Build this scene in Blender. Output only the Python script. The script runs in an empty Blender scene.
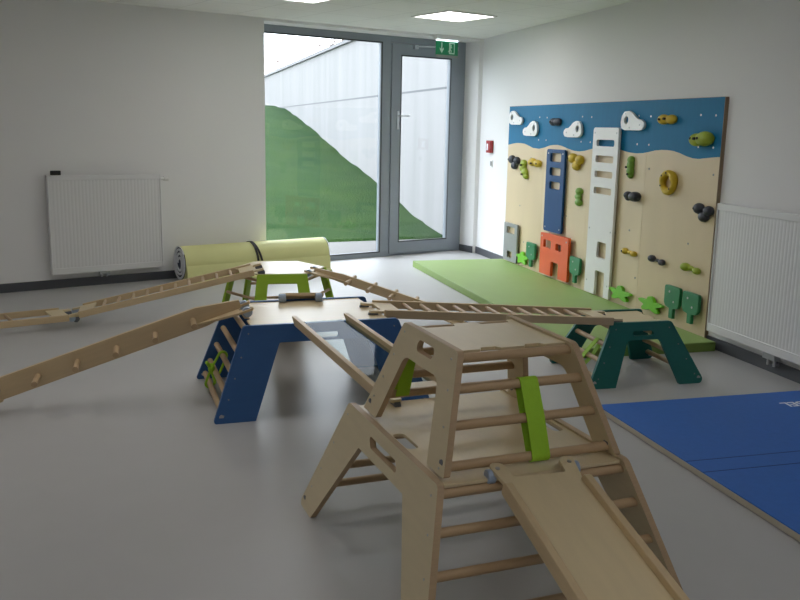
import bpy, math, random
from mathutils import Vector, Matrix
from mathutils.geometry import tessellate_polygon
random.seed(7)
sc = bpy.context.scene
col = sc.collection
PI = math.pi
R = math.radians

# ------------------------------------------------------------------ materials
def new_mat(name):
    m = bpy.data.materials.new(name); m.use_nodes = True
    nt = m.node_tree; nt.nodes.clear()
    out = nt.nodes.new('ShaderNodeOutputMaterial')
    return m, nt, out

def mat(name, c, rough=.5, var=.06, scale=12., bump=0., stretch=(1,1,1), metal=0., spec=.5, bscale=None, coat=0.):
    m, nt, out = new_mat(name)
    b = nt.nodes.new('ShaderNodeBsdfPrincipled')
    b.inputs['Roughness'].default_value = rough
    b.inputs['Metallic'].default_value = metal
    b.inputs['Specular IOR Level'].default_value = spec
    b.inputs['Coat Weight'].default_value = coat
    tc = nt.nodes.new('ShaderNodeTexCoord')
    mp = nt.nodes.new('ShaderNodeMapping'); mp.inputs['Scale'].default_value = stretch
    no = nt.nodes.new('ShaderNodeTexNoise'); no.inputs['Scale'].default_value = scale; no.inputs['Detail'].default_value = 4
    nt.links.new(tc.outputs['Object'], mp.inputs[0]); nt.links.new(mp.outputs[0], no.inputs['Vector'])
    mx = nt.nodes.new('ShaderNodeMix'); mx.data_type = 'RGBA'
    mx.inputs[6].default_value = tuple(max(0, v*(1-var)) for v in c)+(1,)
    mx.inputs[7].default_value = tuple(min(1, v*(1+var)) for v in c)+(1,)
    nt.links.new(no.outputs['Fac'], mx.inputs[0])
    nt.links.new(mx.outputs[2], b.inputs['Base Color'])
    if bump:
        n2 = nt.nodes.new('ShaderNodeTexNoise'); n2.inputs['Scale'].default_value = bscale or scale*6; n2.inputs['Detail'].default_value = 3
        nt.links.new(mp.outputs[0], n2.inputs['Vector'])
        bp = nt.nodes.new('ShaderNodeBump'); bp.inputs['Strength'].default_value = bump; bp.inputs['Distance'].default_value = .004
        nt.links.new(n2.outputs['Fac'], bp.inputs['Height']); nt.links.new(bp.outputs[0], b.inputs['Normal'])
    nt.links.new(b.outputs[0], out.inputs[0])
    return m

def emit(name, c, s):
    m, nt, out = new_mat(name)
    e = nt.nodes.new('ShaderNodeEmission'); e.inputs[0].default_value = tuple(c)+(1,); e.inputs[1].default_value = s
    nt.links.new(e.outputs[0], out.inputs[0]); return m

def glass_mat():
    m, nt, out = new_mat('window_glass')
    t = nt.nodes.new('ShaderNodeBsdfTransparent'); t.inputs[0].default_value = (.97, .975, .98, 1)
    g = nt.nodes.new('ShaderNodeBsdfGlossy'); g.inputs['Roughness'].default_value = .01
    f = nt.nodes.new('ShaderNodeFresnel'); f.inputs[0].default_value = 1.45
    x = nt.nodes.new('ShaderNodeMixShader')
    g0 = nt.nodes.new('ShaderNodeNewGeometry'); k = nt.nodes.new('ShaderNodeMath'); k.operation = 'MULTIPLY_ADD'; k.inputs[1].default_value = -1; k.inputs[2].default_value = 1
    k2 = nt.nodes.new('ShaderNodeMath'); k2.operation = 'MULTIPLY'
    nt.links.new(g0.outputs['Backfacing'], k.inputs[0]); nt.links.new(k.outputs[0], k2.inputs[0]); nt.links.new(f.outputs[0], k2.inputs[1])
    nt.links.new(k2.outputs[0], x.inputs[0]); nt.links.new(t.outputs[0], x.inputs[1]); nt.links.new(g.outputs[0], x.inputs[2])
    nt.links.new(x.outputs[0], out.inputs[0]); return m

def acrylic_mat():
    m, nt, out = new_mat('clear_acrylic')
    t = nt.nodes.new('ShaderNodeBsdfTransparent'); t.inputs[0].default_value = (.80, .86, .86, 1)
    g = nt.nodes.new('ShaderNodeBsdfGlossy'); g.inputs['Roughness'].default_value = .03
    f = nt.nodes.new('ShaderNodeFresnel'); f.inputs[0].default_value = 1.4
    x = nt.nodes.new('ShaderNodeMixShader')
    g0 = nt.nodes.new('ShaderNodeNewGeometry'); k = nt.nodes.new('ShaderNodeMath'); k.operation = 'MULTIPLY_ADD'; k.inputs[1].default_value = -1; k.inputs[2].default_value = 1
    k2 = nt.nodes.new('ShaderNodeMath'); k2.operation = 'MULTIPLY'
    nt.links.new(g0.outputs['Backfacing'], k.inputs[0]); k3 = nt.nodes.new('ShaderNodeMath'); k3.operation = 'MULTIPLY'; k3.inputs[1].default_value = .16
    nt.links.new(f.outputs[0], k3.inputs[0]); nt.links.new(k.outputs[0], k2.inputs[0]); nt.links.new(k3.outputs[0], k2.inputs[1])
    nt.links.new(k2.outputs[0], x.inputs[0]); nt.links.new(t.outputs[0], x.inputs[1]); nt.links.new(g.outputs[0], x.inputs[2])
    nt.links.new(x.outputs[0], out.inputs[0]); return m

def ceiling_mat():
    m, nt, out = new_mat('ceiling_tiles')
    b = nt.nodes.new('ShaderNodeBsdfPrincipled'); b.inputs['Roughness'].default_value = .9
    tc = nt.nodes.new('ShaderNodeTexCoord')
    mp = nt.nodes.new('ShaderNodeMapping'); mp.inputs['Rotation'].default_value = (0, 0, -R(20.1)); mp.inputs['Location'].default_value=(.25,.1,0)
    br = nt.nodes.new('ShaderNodeTexBrick'); br.offset = 0; br.squash = 1
    br.inputs['Scale'].default_value = 1; br.inputs['Brick Width'].default_value = .62; br.inputs['Row Height'].default_value = .62
    br.inputs['Mortar Size'].default_value = .004; br.inputs['Mortar Smooth'].default_value = .4
    br.inputs['Color1'].default_value = (.87, .87, .85, 1); br.inputs['Color2'].default_value = (.85, .85, .83, 1); br.inputs['Mortar'].default_value = (.62, .62, .6, 1)
    nt.links.new(tc.outputs['Object'], mp.inputs[0]); nt.links.new(mp.outputs[0], br.inputs['Vector'])
    nt.links.new(br.outputs['Color'], b.inputs['Base Color']); nt.links.new(b.outputs[0], out.inputs[0]); return m

def concrete_mat():
    m, nt, out = new_mat('board_concrete')
    b = nt.nodes.new('ShaderNodeBsdfPrincipled'); b.inputs['Roughness'].default_value = .85
    tc = nt.nodes.new('ShaderNodeTexCoord')
    mp = nt.nodes.new('ShaderNodeMapping'); mp.inputs['Scale'].default_value = (1, 1, .12)
    n1 = nt.nodes.new('ShaderNodeTexNoise'); n1.inputs['Scale'].default_value = 2.2; n1.inputs['Detail'].default_value = 6
    nt.links.new(tc.outputs['Object'], mp.inputs[0]); nt.links.new(mp.outputs[0], n1.inputs['Vector'])
    cr = nt.nodes.new('ShaderNodeValToRGB')
    cr.color_ramp.elements[0].position = .3; cr.color_ramp.elements[0].color = (.188, .185, .185, 1)
    cr.color_ramp.elements[1].position = .7; cr.color_ramp.elements[1].color = (.225, .221, .221, 1)
    nt.links.new(n1.outputs['Fac'], cr.inputs[0]); nt.links.new(cr.outputs[0], b.inputs['Base Color'])
    nt.links.new(b.outputs[0], out.inputs[0]); return m

def grass_mat():
    m, nt, out = new_mat('lawn')
    b = nt.nodes.new('ShaderNodeBsdfPrincipled'); b.inputs['Roughness'].default_value = .9; b.inputs['Specular IOR Level'].default_value = .15
    tc = nt.nodes.new('ShaderNodeTexCoord')
    n1 = nt.nodes.new('ShaderNodeTexNoise'); n1.inputs['Scale'].default_value = .9; n1.inputs['Detail'].default_value = 10; n1.inputs['Roughness'].default_value = .7
    nt.links.new(tc.outputs['Object'], n1.inputs['Vector'])
    cr = nt.nodes.new('ShaderNodeValToRGB')
    cr.color_ramp.elements[0].position = .36; cr.color_ramp.elements[0].color = (.005, .031, .003, 1)
    cr.color_ramp.elements[1].position = .68; cr.color_ramp.elements[1].color = (.020, .050, .006, 1)
    n2 = nt.nodes.new('ShaderNodeTexNoise'); n2.inputs['Scale'].default_value = 30; n2.inputs['Detail'].default_value = 4
    nt.links.new(tc.outputs['Object'], n2.inputs['Vector'])
    bp = nt.nodes.new('ShaderNodeBump'); bp.inputs['Strength'].default_value = .9; bp.inputs['Distance'].default_value = .05
    nt.links.new(n2.outputs['Fac'], bp.inputs['Height']); nt.links.new(bp.outputs[0], b.inputs['Normal'])
    nt.links.new(n1.outputs['Fac'], cr.inputs[0]); nt.links.new(cr.outputs[0], b.inputs['Base Color'])
    nt.links.new(b.outputs[0], out.inputs[0]); return m

M = dict(
 wall=mat('wall_paint', (.80, .795, .79), .85, .01, 3, .05, bscale=180),
 ceil=ceiling_mat(),
 floor=mat('grey_linoleum', (.46, .455, .45), .42, .035, 5, .03, spec=.55, bscale=60),
 base=mat('dark_skirting', (.07, .075, .085), .5, .05),
 frame=mat('grey_aluminium', (.25, .28, .315), .4, .04, 4),
 seal=mat('black_seal', (.02, .02, .025), .5),
 alu=mat('brushed_metal', (.55, .56, .58), .35, .05, 20, metal=.9),
 glass=glass_mat(),
 birch=mat('birch_plywood', (.67, .55, .34), .36, .07, 5, .04, stretch=(1, 7, 7), spec=.5),
 birch2=mat('birch_side_panel', (.64, .54, .35), .45, .06, 6, .03, stretch=(1.2, 6, 6)),
 ply_edge=mat('plywood_edge', (.46, .33, .20), .55, .12, 30, stretch=(1, 1, 6)),
 beech=mat('beech_rung', (.50, .35, .20), .45, .08, 14, .03, stretch=(6, 1, 6)),
 beam=mat('beech_beam', (.58, .44, .26), .5, .08, 8, .03, stretch=(1, 8, 8)),
 blue=mat('blue_stain', (.028, .115, .32), .5, .08, 6, .05, stretch=(1, 5, 5)),
 dgreen=mat('dark_green_stain', (.003, .14, .12), .48, .1, 6, .05, stretch=(1, 5, 5)),
 lime=mat('lime_stain', (.30, .48, .02), .5, .08, 6),
 strap=mat('lime_webbing', (.34, .62, .03), .7, .08, 60, .3),
 hook=mat('grey_blue_plastic', (.34, .42, .54), .35, .05),
 hookd=mat('dark_grey_plastic', (.13, .14, .17), .4, .05),
 
 board2=mat('climbing_board_pale', (.71, .58, .38), .5, .07, 3.5, .03, stretch=(1, 1, .35)),
 board=mat('climbing_board', (.66, .53, .33), .5, .07, 3.5, .03, stretch=(1, 1, .35)),
 boarde=mat('board_edge', (.30, .22, .14), .6, .1),
 sky=mat('sky_blue_paint', (.008, .17, .34), .6, .1, 5, .05, stretch=(1, 4, 1), spec=.2),
 white=mat('white_lacquer', (.80, .79, .77), .4, .02),
 rad=mat('radiator_enamel', (.74, .74, .74), .4, .01),
 cblue=mat('blue_lacquer', (.006, .060, .19), .5, .06, spec=.25),
 orange=mat('orange_lacquer', (.74, .10, .012), .45, .05),
 cgrey=mat('grey_lacquer', (.27, .28, .27), .5, .05),
 tgreen=mat('tree_green_lacquer', (.015, .20, .075), .4, .05),
 pgreen=mat('bright_green_lacquer', (.16, .52, .015), .45, .05),
 hyel=mat('yellow_resin', (.58, .40, .015), .55, .15, 30, .3),
 hlime=mat('olive_lime_resin', (.33, .42, .03), .55, .15, 30, .3),
 hgrn=mat('leaf_green_resin', (.16, .32, .03), .55, .15, 30, .3),
 hdark=mat('anthracite_resin', (.030, .033, .045), .55, .15, 30, .3),
 bolt=mat('zinc_bolt', (.5, .5, .5), .35, .05, metal=.8),
 dark=mat('dark_hole', (.03, .025, .02), .8),
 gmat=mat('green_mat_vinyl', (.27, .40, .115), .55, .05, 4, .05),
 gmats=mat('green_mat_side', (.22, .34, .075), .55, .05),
 bmat=mat('blue_mat_fabric', (.022, .14, .52), .62, .08, 30, .15),
 seam=mat('mat_fold_line', (.010, .03, .17), .8),
 foam=mat('beige_foam', (.52, .47, .38), .8, .05),
 letter=mat('white_print', (.85, .88, .95), .6, .05),
 roll=mat('pale_yellow_foam', (.70, .70, .32), .6, .04, 6, .05),
 rollw=mat('pale_grey_foam', (.80, .82, .85), .7, .05),
 navy=mat('navy_foam', (.015, .025, .06), .7, .05),
 black=mat('black_webbing', (.012, .012, .014), .6, .05),
 red=mat('red_plastic', (.33, .02, .02), .35, .05),
 signg=mat('sign_green', (.01, .24, .10), .3, .03),
 signp=mat('sign_picto', (.55, .78, .62), .4, .02),
 conc=concrete_mat(),
 pave=mat('pale_paving', (.13, .125, .12), .8, .06, 6),
 coping=mat('dark_coping', (.013, .016, .022), .5, .05),
 grass=grass_mat(),
 bark=mat('bark', (.12, .08, .05), .9, .2),
 leaf=mat('autumn_leaf', (.05, .025, .015), .8, .3),
 acrylic=acrylic_mat(),
 lamp=emit('lamp_diffuser', (1, .97, .95), 6.6),
 strip=emit('sign_light_strip', (.85, .93, 1), 2.2),
)

# ------------------------------------------------------------------ builders
class MB:
    def __init__(s): s.v = []; s.f = []
    def add(s, vs, fs):
        n = len(s.v); s.v += [tuple(v) for v in vs]; s.f += [tuple(i+n for i in f) for f in fs]; return s
    def box(s, a, b, T=None):
        x0, y0, z0 = a; x1, y1, z1 = b
        vs = [Vector((x, y, z)) for x in (x0, x1) for y in (y0, y1) for z in (z0, z1)]
        if T: vs = [T(*v) for v in vs]
        return s.add(vs, [(0,1,3,2),(4,6,7,5),(0,4,5,1),(2,3,7,6),(0,2,6,4),(1,5,7,3)])
    def cyl(s, a, b, r, n=14, r2=None):
        a = Vector(a); b = Vector(b); d = (b-a).normalized()
        u = d.orthogonal().normalized(); w = d.cross(u); r2 = r if r2 is None else r2
        vs = []
        for p, rr in ((a, r), (b, r2)):
            for i in range(n):
                t = 2*PI*i/n; vs.append(p+u*math.cos(t)*rr+w*math.sin(t)*rr)
        fs = [(i, (i+1) % n, n+(i+1) % n, n+i) for i in range(n)]
        fs += [tuple(range(n-1, -1, -1)), tuple(range(n, 2*n))]
        return s.add(vs, fs)
    def plate(s, outer, holes, fn, t):
        loops = [outer]+list(holes); flat = [p for l in loops for p in l]
        tris = tessellate_polygon([[Vector((p[0], p[1], 0)) for p in l] for l in loops])
        N = len(flat)
        vs = [Vector(fn(p[0], p[1], 0)) for p in flat]+[Vector(fn(p[0], p[1], t)) for p in flat]
        fs = []
        for a, b, c in tris:
            fs.append((a, b, c)); fs.append((c+N, b+N, a+N))
        o = 0
        for l in loops:
            k = len(l)
            for i in range(k):
                j = (i+1) % k; fs.append((o+i, o+j, N+o+j, N+o+i))
            o += k
        return s.add(vs, fs)
    def sphere(s, c, r, n=12, m=8, sx=1, sy=1, sz=1):
        vs = [Vector((c[0], c[1], c[2]+r*sz))]
        for j in range(1, m):
            ph = PI*j/m
            for i in range(n):
                t = 2*PI*i/n
                vs.append(Vector((c[0]+r*sx*math.sin(ph)*math.cos(t), c[1]+r*sy*math.sin(ph)*math.sin(t), c[2]+r*sz*math.cos(ph))))
        vs.append(Vector((c[0], c[1], c[2]-r*sz))); fs = []
        for i in range(n): fs.append((0, 1+i, 1+(i+1) % n))
        for j in range(m-2):
            for i in range(n):
                a = 1+j*n+i; b = 1+j*n+(i+1) % n; fs.append((a, a+n, b+n, b))
        L = len(vs)-1
        for i in range(n): fs.append((L, 1+(m-2)*n+(i+1) % n, 1+(m-2)*n+i))
        return s.add(vs, fs)
    def ribbon(s, pts, wdir, w, t=.002):
        # closed or open band through pts, width w along wdir
        wd = Vector(wdir).normalized(); n = len(pts); P = [Vector(p) for p in pts]
        vs = []
        for i, p in enumerate(P):
            d = (P[min(i+1, n-1)]-P[max(i-1, 0)]).normalized(); nn = d.cross(wd).normalized()*t
            for q in (p-wd*w/2-nn, p+wd*w/2-nn, p+wd*w/2+nn, p-wd*w/2+nn): vs.append(q)
        fs = []
        for i in range(n-1):
            for k in range(4):
                a = i*4+k; b = i*4+(k+1) % 4; fs.append((a, b, b+4, a+4))
        fs += [(3, 2, 1, 0), tuple(range(4*n-4, 4*n))]
        return s.add(vs, fs)
    def build(s, name, m, parent=None, bevel=0, smooth=True, seg=2):
        me = bpy.data.meshes.new(name); me.from_pydata(s.v, [], s.f)
        import bmesh
        bm = bmesh.new(); bm.from_mesh(me); bmesh.ops.recalc_face_normals(bm, faces=bm.faces)
        if len(bm.faces) < 400: bmesh.ops.dissolve_limit(bm, angle_limit=.002, use_dissolve_boundaries=False, verts=bm.verts, edges=bm.edges)
        bm.to_mesh(me); bm.free()
        if smooth:
            for p in me.polygons: p.use_smooth = True
            me.set_sharp_from_angle(angle=R(35))
        me.materials.append(m)
        o = bpy.data.objects.new(name, me); col.objects.link(o)
        if parent: o.parent = parent
        if bevel:
            b = o.modifiers.new('b', 'BEVEL'); b.width = bevel; b.segments = seg; b.limit_method = 'ANGLE'; b.angle_limit = R(40); b.harden_normals = True
        return o

def empty(name, loc=(0,0,0), rz=0, rot=None):
    o = bpy.data.objects.new(name, None); col.objects.link(o)
    o.location = loc; o.rotation_euler = rot or (0, 0, rz); o.empty_display_size = .1; return o
def tag(o, label=None, cat=None, group=None, kind=None):
    if label: o['label'] = label
    if cat: o['category'] = cat
    if group: o['group'] = group
    if kind: o['kind'] = kind
    return o
def copy_tree(o, parent=None):
    c = o.copy(); col.objects.link(c)
    if parent: c.parent = parent
    for ch in o.children: copy_tree(ch, c)
    return c
def rnd(pts, r, n=5):
    """round polygon corners; r number or list"""
    out = []; k = len(pts)
    for i, p in enumerate(pts):
        ri = r[i] if isinstance(r, (list, tuple)) else r
        p = Vector(p); a = Vector(pts[i-1]); b = Vector(pts[(i+1) % k])
        if ri <= 0: out.append(tuple(p)); continue
        da = (a-p); db = (b-p); la = da.length; lb = db.length; da.normalize(); db.normalize()
        ang = da.angle(db); tl = min(ri/math.tan(ang/2), la*.48, lb*.48); rr = tl*math.tan(ang/2)
        cen = p+(da+db).normalized()*(rr/math.sin(ang/2))
        s = p+da*tl-cen; e = p+db*tl-cen
        a0 = math.atan2(s.y, s.x); a1 = math.atan2(e.y, e.x); d = (a1-a0+PI) % (2*PI)-PI
        for j in range(n+1):
            t = a0+d*j/n; out.append((cen.x+rr*math.cos(t), cen.y+rr*math.sin(t)))
    return out
def rect(x0, y0, x1, y1, r=0, n=4):
    p = [(x0, y0), (x1, y0), (x1, y1), (x0, y1)]
    return rnd(p, r, n) if r else p
def ell(cx, cy, rx, ry, n=20): return [(cx+rx*math.cos(2*PI*i/n), cy+ry*math.sin(2*PI*i/n)) for i in range(n)]

# ------------------------------------------------------------------ room
E_ = Vector((.93912, .34359, 0)); N_ = Vector((.34359, -.93912, 0)); CW = -8.7777   # back wall direction, inward normal
def BW(s, z, off=0):            # point on the back wall plane, off towards the room
    v = E_*s+N_*(CW+off); return (v.x, v.y, z)
XW = 4.05; H = 2.72; XL = -4.4; YN = -3.2
S0, S1 = 4.455, 7.47            # window opening
def struct(name, mb, m, bevel=0):
    return tag(mb.build(name, m, bevel=bevel), kind='structure')
yb = lambda x: (x*.34359-CW)/.93912
fl = MB(); P = [(XL-.2, YN-.2), (XW+.2, YN-.2), (XW+.2, 11.4), (XL-.2, yb(XL)+.3)]
fl.plate(P, [], lambda a, b, n: (a, b, -n), .1); struct('floor', fl, M['floor'])
ce = MB(); ce.plate(P, [], lambda a, b, n: (a, b, H+n), .1); struct('ceiling', ce, M['ceil'])
w = MB()
sl = (Vector((XL-.2, yb(XL-.2), 0))).dot(E_)
def bwbox(mb, s0, s1, z0, z1, o0, o1):
    mb.box((s0, z0, o0), (s1, z1, o1), T=lambda s, z, o: Vector(BW(s, z, o)))
bwbox(w, sl, S0, 0, H, -.36, 0)
bwbox(w, S0, S1, 2.69, H, -.36, 0)
struct('wall_back', w, M['wall'])
w = MB(); w.box((XW, YN-.2, 0), (XW+.22, 10.80, H))
struct('wall_right', w, M['wall'])
w = MB(); c0 = BW(S1, 0, 0); c1 = BW(S1, 0, -.36); c2 = BW(S1+.3, 0, -.36)
w.plate([(c0[0], c0[1]), (c1[0], c1[1]), (c2[0], c2[1]), (XW+.22, 10.80), (XW, 10.80)], [], lambda a, b, n: (a, b, n), H)
struct('wall_corner', w, M['wall'])
w = MB(); w.box((XL-.2, YN-.2, 0), (XL, yb(XL)+.2, H)); struct('wall_left', w, M['wall'])
w = MB(); w.box((XL, YN-.2, 0), (XW, YN, H)); struct('wall_front', w, M['wall'])
b = MB(); bwbox(b, sl+.3, S0, 0, .085, 0, .014); struct('baseboard_back', b, M['base'])
b = MB(); b.box((XW-.014, YN, 0), (XW, 10.80, .085)); struct('baseboard_right', b, M['base'])
b = MB(); bwbox(b, S1-.014, S1, 0, .085, -.26, 0); struct('baseboard_corner', b, M['base'])
b = MB(); b.box((XL, YN, 0), (XL+.014, yb(XL), .085)); struct('baseboard_left', b, M['base'])

# window + door, frame plane 0.27 m behind the wall plane
FO = -.272
def ring(mb, s0, z0, s1, z1, ws, wz0, wz1, o0, o1, we=None):
    we = ws if we is None else we
    mb.plate([(s0, z0), (s1, z0), (s1, z1), (s0, z1)], [[(s0+ws, z0+wz0), (s1-we, z0+wz0), (s1-we, z1-wz1), (s0+ws, z1-wz1)]],
             lambda a, b, n: Vector(BW(a, b, o0+n)), o1-o0)
win = tag(empty('window_1', BW(5.3, 0, FO)), kind='structure')
def loc_to(o, root):
    root_m = Matrix.Translation(root.location) @ Matrix.Rotation(root.rotation_euler.z, 4, 'Z')
    o.data.transform(root_m.inverted()); o.parent = root; return o
m_ = MB(); ring(m_, S0-.09, 0, 6.305, 2.69, .12, .065, .09, FO-.07, FO, we=.14)
loc_to(m_.build('window_frame', M['frame'], bevel=.003), win)
m_ = MB(); ring(m_, S0+.02, .055, 6.175, 2.61, .012, .012, .012, FO-.035, FO+.004)
loc_to(m_.build('seal', M['seal']), win)
m_ = MB(); bwbox(m_, S0, 6.17, .06, 2.6, FO-.04, FO-.034)
loc_to(m_.build('pane', M['glass']), win)
m_ = MB(); bwbox(m_, 6.148, 6.163, .06, 2.6, FO-.03, FO+.002)
loc_to(m_.build('glazing_bead', M['frame']), win)
dr = tag(empty('door_1', BW(6.8, 0, FO)), kind='structure')
m_ = MB()
bwbox(m_, 7.325, S1+.02, 0, 2.69, FO-.07, FO); bwbox(m_, 6.305, 7.325, 2.615, 2.69, FO-.07, FO); bwbox(m_, 6.305, 7.325, 0, .02, FO-.07, FO-.005)
loc_to(m_.build('door_frame', M['frame'], bevel=.003), dr)
m_ = MB(); ring(m_, 6.312, .025, 7.318, 2.608, .14, .15, .14, FO-.06, FO+.012, we=.095)
lf = loc_to(m_.build('door_leaf', M['frame'], bevel=.003), dr)
m_ = MB(); ring(m_, 6.445, .17, 7.23, 2.475, .012, .012, .012, FO-.04, FO+.016)
loc_to(m_.build('seal', M['seal']), dr)
m_ = MB(); bwbox(m_, 7.205, 7.218, .18, 2.465, FO-.03, FO+.018)
loc_to(m_.build('glazing_bead', M['frame']), dr)
m_ = MB(); bwbox(m_, 6.45, 7.225, .175, 2.47, FO-.03, FO-.024)
loc_to(m_.build('pane', M['glass']), dr)
m_ = MB(); bwbox(m_, 6.395, 6.425, 1.58, 1.80, FO+.012, FO+.022)
m_.cyl(BW(6.41, 1.745, FO+.02), BW(6.41, 1.745, FO+.07), .009); m_.cyl(BW(6.41, 1.745, FO+.065), BW(6.55, 1.745, FO+.065), .009)
o = loc_to(m_.build('door_handle', M['alu'], bevel=.001), dr); o.parent = lf
m_ = MB(); bwbox(m_, 6.62, 6.68, 2.555, 2.60, FO+.012, FO+.05); m_.cyl(BW(6.66, 2.585, FO+.05), BW(7.1, 2.60, FO+.10), .008); bwbox(m_, 7.05, 7.3, 2.57, 2.62, FO+.012, FO+.06)
o = loc_to(m_.build('door_closer', M['alu'], bevel=.002), dr); o.parent = lf

# ------------------------------------------------------------------ outside
XO = 4.20
prof = [(0, 0), (.35, .02), (1.0, .06), (2.4, .25), (4.0, .515), (7.1, .86), (11.9, 1.55), (16.6, 2.12), (20, 2.30), (24, 2.38), (50, 2.45)]
def hh(t):
    if t <= 0: return 0
    for (a, ha), (b, hb) in zip(prof, prof[1:]):
        if t <= b: return ha+(hb-ha)*(t-a)/(b-a)
    return prof[-1][1]
def hs(t): return sum(hh(t+d) for d in (-.8, -.4, 0, .4, .8))/5 if t > 1.0 else hh(t)
g = MB(); nx, ny = 30, 130
for j in range(ny+1):
    t = 45*(j/ny)**1.6 if j else -.12
    for i in range(nx+1):
        x = XO-26*(i/nx)**1.5; y0 = 12.0+.145*x
        g.v.append((x, y0+t, (hs(t) if j else -.08)+.02*max(0, min(1, t*2))*(math.sin(x*3.1+t*2.3)*.6+math.sin(x*7.7-t*5.1)*.4)*max(0, min(1, t))))
for j in range(ny):
    for i in range(nx):
        a = j*(nx+1)+i; g.f.append((a, a+1, a+nx+2, a+nx+1))
tag(g.build('lawn', M['grass']), 'steep green grass bank rising outside the glass beside the concrete wall', 'grass', kind='stuff')
g = MB(); p0 = BW(-4, 0, -.36); p1 = BW(S1+.6, 0, -.36)
g.plate([(p0[0], p0[1]), (p1[0], p1[1]), (XO, 12.0+.145*XO), (-22, 12.0-.145*22+.0), (-22, p0[1]-4)], [], lambda a, b, n: (a, b, -.03-n), .05)
tag(g.build('terrace_paving', M['pave']), kind='structure')
rw = tag(empty('retaining_wall', (XO, 20, 0)), 'tall pale concrete retaining wall outside beyond the grass bank', 'wall', kind='structure')
m_ = MB(); m_.box((0, -8.65, -.3), (.35, 40, 2.20)); m_.build('lower_wall', M['conc'], rw)
m_ = MB(); m_.box((.015, -8.65, 2.205), (.35, 40, 3.42)); m_.build('upper_wall', M['conc'], rw)
m_ = MB(); m_.box((-.001, -8.65, 2.178), (.34, 40, 2.212)); m_.build('joint', M['coping'], rw)
m_ = MB(); m_.box((-.04, -8.65, 3.42), (.40, 40, 3.50)); m_.build('coping', M['coping'], rw)
def tree(x, y, h, cr, label):
    r = tag(empty('tree', (x, y, 0)), label, 'tree', 'trees behind the outdoor wall')
    t = MB(); t.cyl((0, 0, 0), (0, 0, h), .12, 8, .04)
    tips = []
    for k in range(14):
        a = random.uniform(0, 2*PI); z = h*random.uniform(.6, 1); L = cr*random.uniform(.5, 1)
        e = (math.cos(a)*L, math.sin(a)*L, z+random.uniform(-.1, .4)); t.cyl((0, 0, z*.9), e, .03, 5, .008); tips.append(e)
    t.build('trunk', M['bark'], r)
    l = MB()
    for e in tips:
        for k in range(26):
            c = Vector(e)*random.uniform(.5, 1.05)+Vector([random.uniform(-.3, .3) for _ in range(3)]); c.z = e[2]+random.uniform(-.35, .3)
            u = Vector([random.uniform(-1, 1) for _ in range(3)]).normalized()*.06; v = u.orthogonal()
            l.add([c-u, c+v*.6, c+u, c-v*.6], [(0, 1, 2, 3)])
    l.build('foliage', M['leaf'], r, smooth=False)
tree(5.6, 26.2, 4.35, 1.0, 'brown leafed tree twigs showing over the outdoor wall near the window top')
tree(5.5, 37.5, 3.9, .8, 'small pale tree showing over the outdoor wall at the left window edge')

# ------------------------------------------------------------------ lights on the ceiling
def lamp(x, y, label):
    r = tag(empty('ceiling_light', (x, y, H), R(20.1)), label, 'ceiling light', 'square ceiling lights')
    m_ = MB(); m_.plate(rect(-.31, -.31, .31, .31), [rect(-.29, -.29, .29, .29)], lambda a, b, n: (a, b, -n), .012); m_.build('frame', M['white'], r)
    m_ = MB(); m_.box((-.29, -.29, -.006), (.29, .29, -.002)); m_.build('diffuser', M['lamp'], r)
base = Vector((2.96, 8.78, 0)); U_ = E_; V_ = -N_
k = 0
labs = {(0, 0): 'square glowing ceiling light in front of the glass door', (-1, 0): 'square ceiling light cut off by the top edge, above the wide pane'}
for j in range(0, 5):
    for i in range(-4, 2):
        p = base+U_*(i*1.85)-V_*(j*2.4+(.17 if (i, j) == (-1, 0) else 0))
        if not (XL+.5 < p.x < XW-.4 and YN+.5 < p.y): continue
        if (i, j) in labs or j in (1, 3):  # unlabelled rows are out of view, added to brighten the room
            lamp(p.x, p.y, labs.get((i, j), 'unseen square ceiling light added out of view to light the room'))

es = tag(empty('exit_sign', BW(6.92, 2.72, .03), R(20.1)), 'green emergency exit sign with arrow and running figure above the door', 'exit sign')
m_ = MB(); m_.box((-.185, -.035, -.055), (.185, .035, 0)); m_.build('housing', M['white'], es, bevel=.004)
m_ = MB(); m_.box((-.155, -.022, -.073), (.155, .022, -.055)); m_.build('light_strip', M['strip'], es)
m_ = MB(); m_.box((-.17, -.006, -.235), (.17, .006, -.073)); m_.build('sign_plate', M['signg'], es)
m_ = MB(); m_.box((-.17, -.008, -.262), (.17, .008, -.235)); m_.build('lower_rail', M['cgrey'], es)
fp = lambda a, b, n: (a, -.0065-n, b)
m_ = MB(); m_.plate([(-.092, -.09), (-.078, -.09), (-.078, -.17), (-.055, -.150), (-.055, -.172), (-.085, -.215), (-.115, -.172), (-.115, -.150), (-.092, -.17)], [], fp, .002); m_.build('arrow', M['signp'], es)
m_ = MB()
m_.plate(rect(.03, -.22, .115, -.085), [rect(.045, -.22+.014, .105, -.099)], fp, .002)
m_.plate(ell(.055, -.118, .011, .011, 10), [], lambda a, b, n: (a, -.009-n, b), .002)
m_.plate([(.03, -.132), (.065, -.128), (.075, -.15), (.068, -.152), (.06, -.142), (.052, -.165), (.068, -.18), (.062, -.21), (.053, -.208), (.055, -.185), (.042, -.175), (.02, -.2), (.012, -.195), (.032, -.168), (.04, -.14), (.028, -.14)], [], lambda a, b, n: (a, -.009-n, b), .002)
m_.build('running_figure', M['signp'], es)

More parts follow.
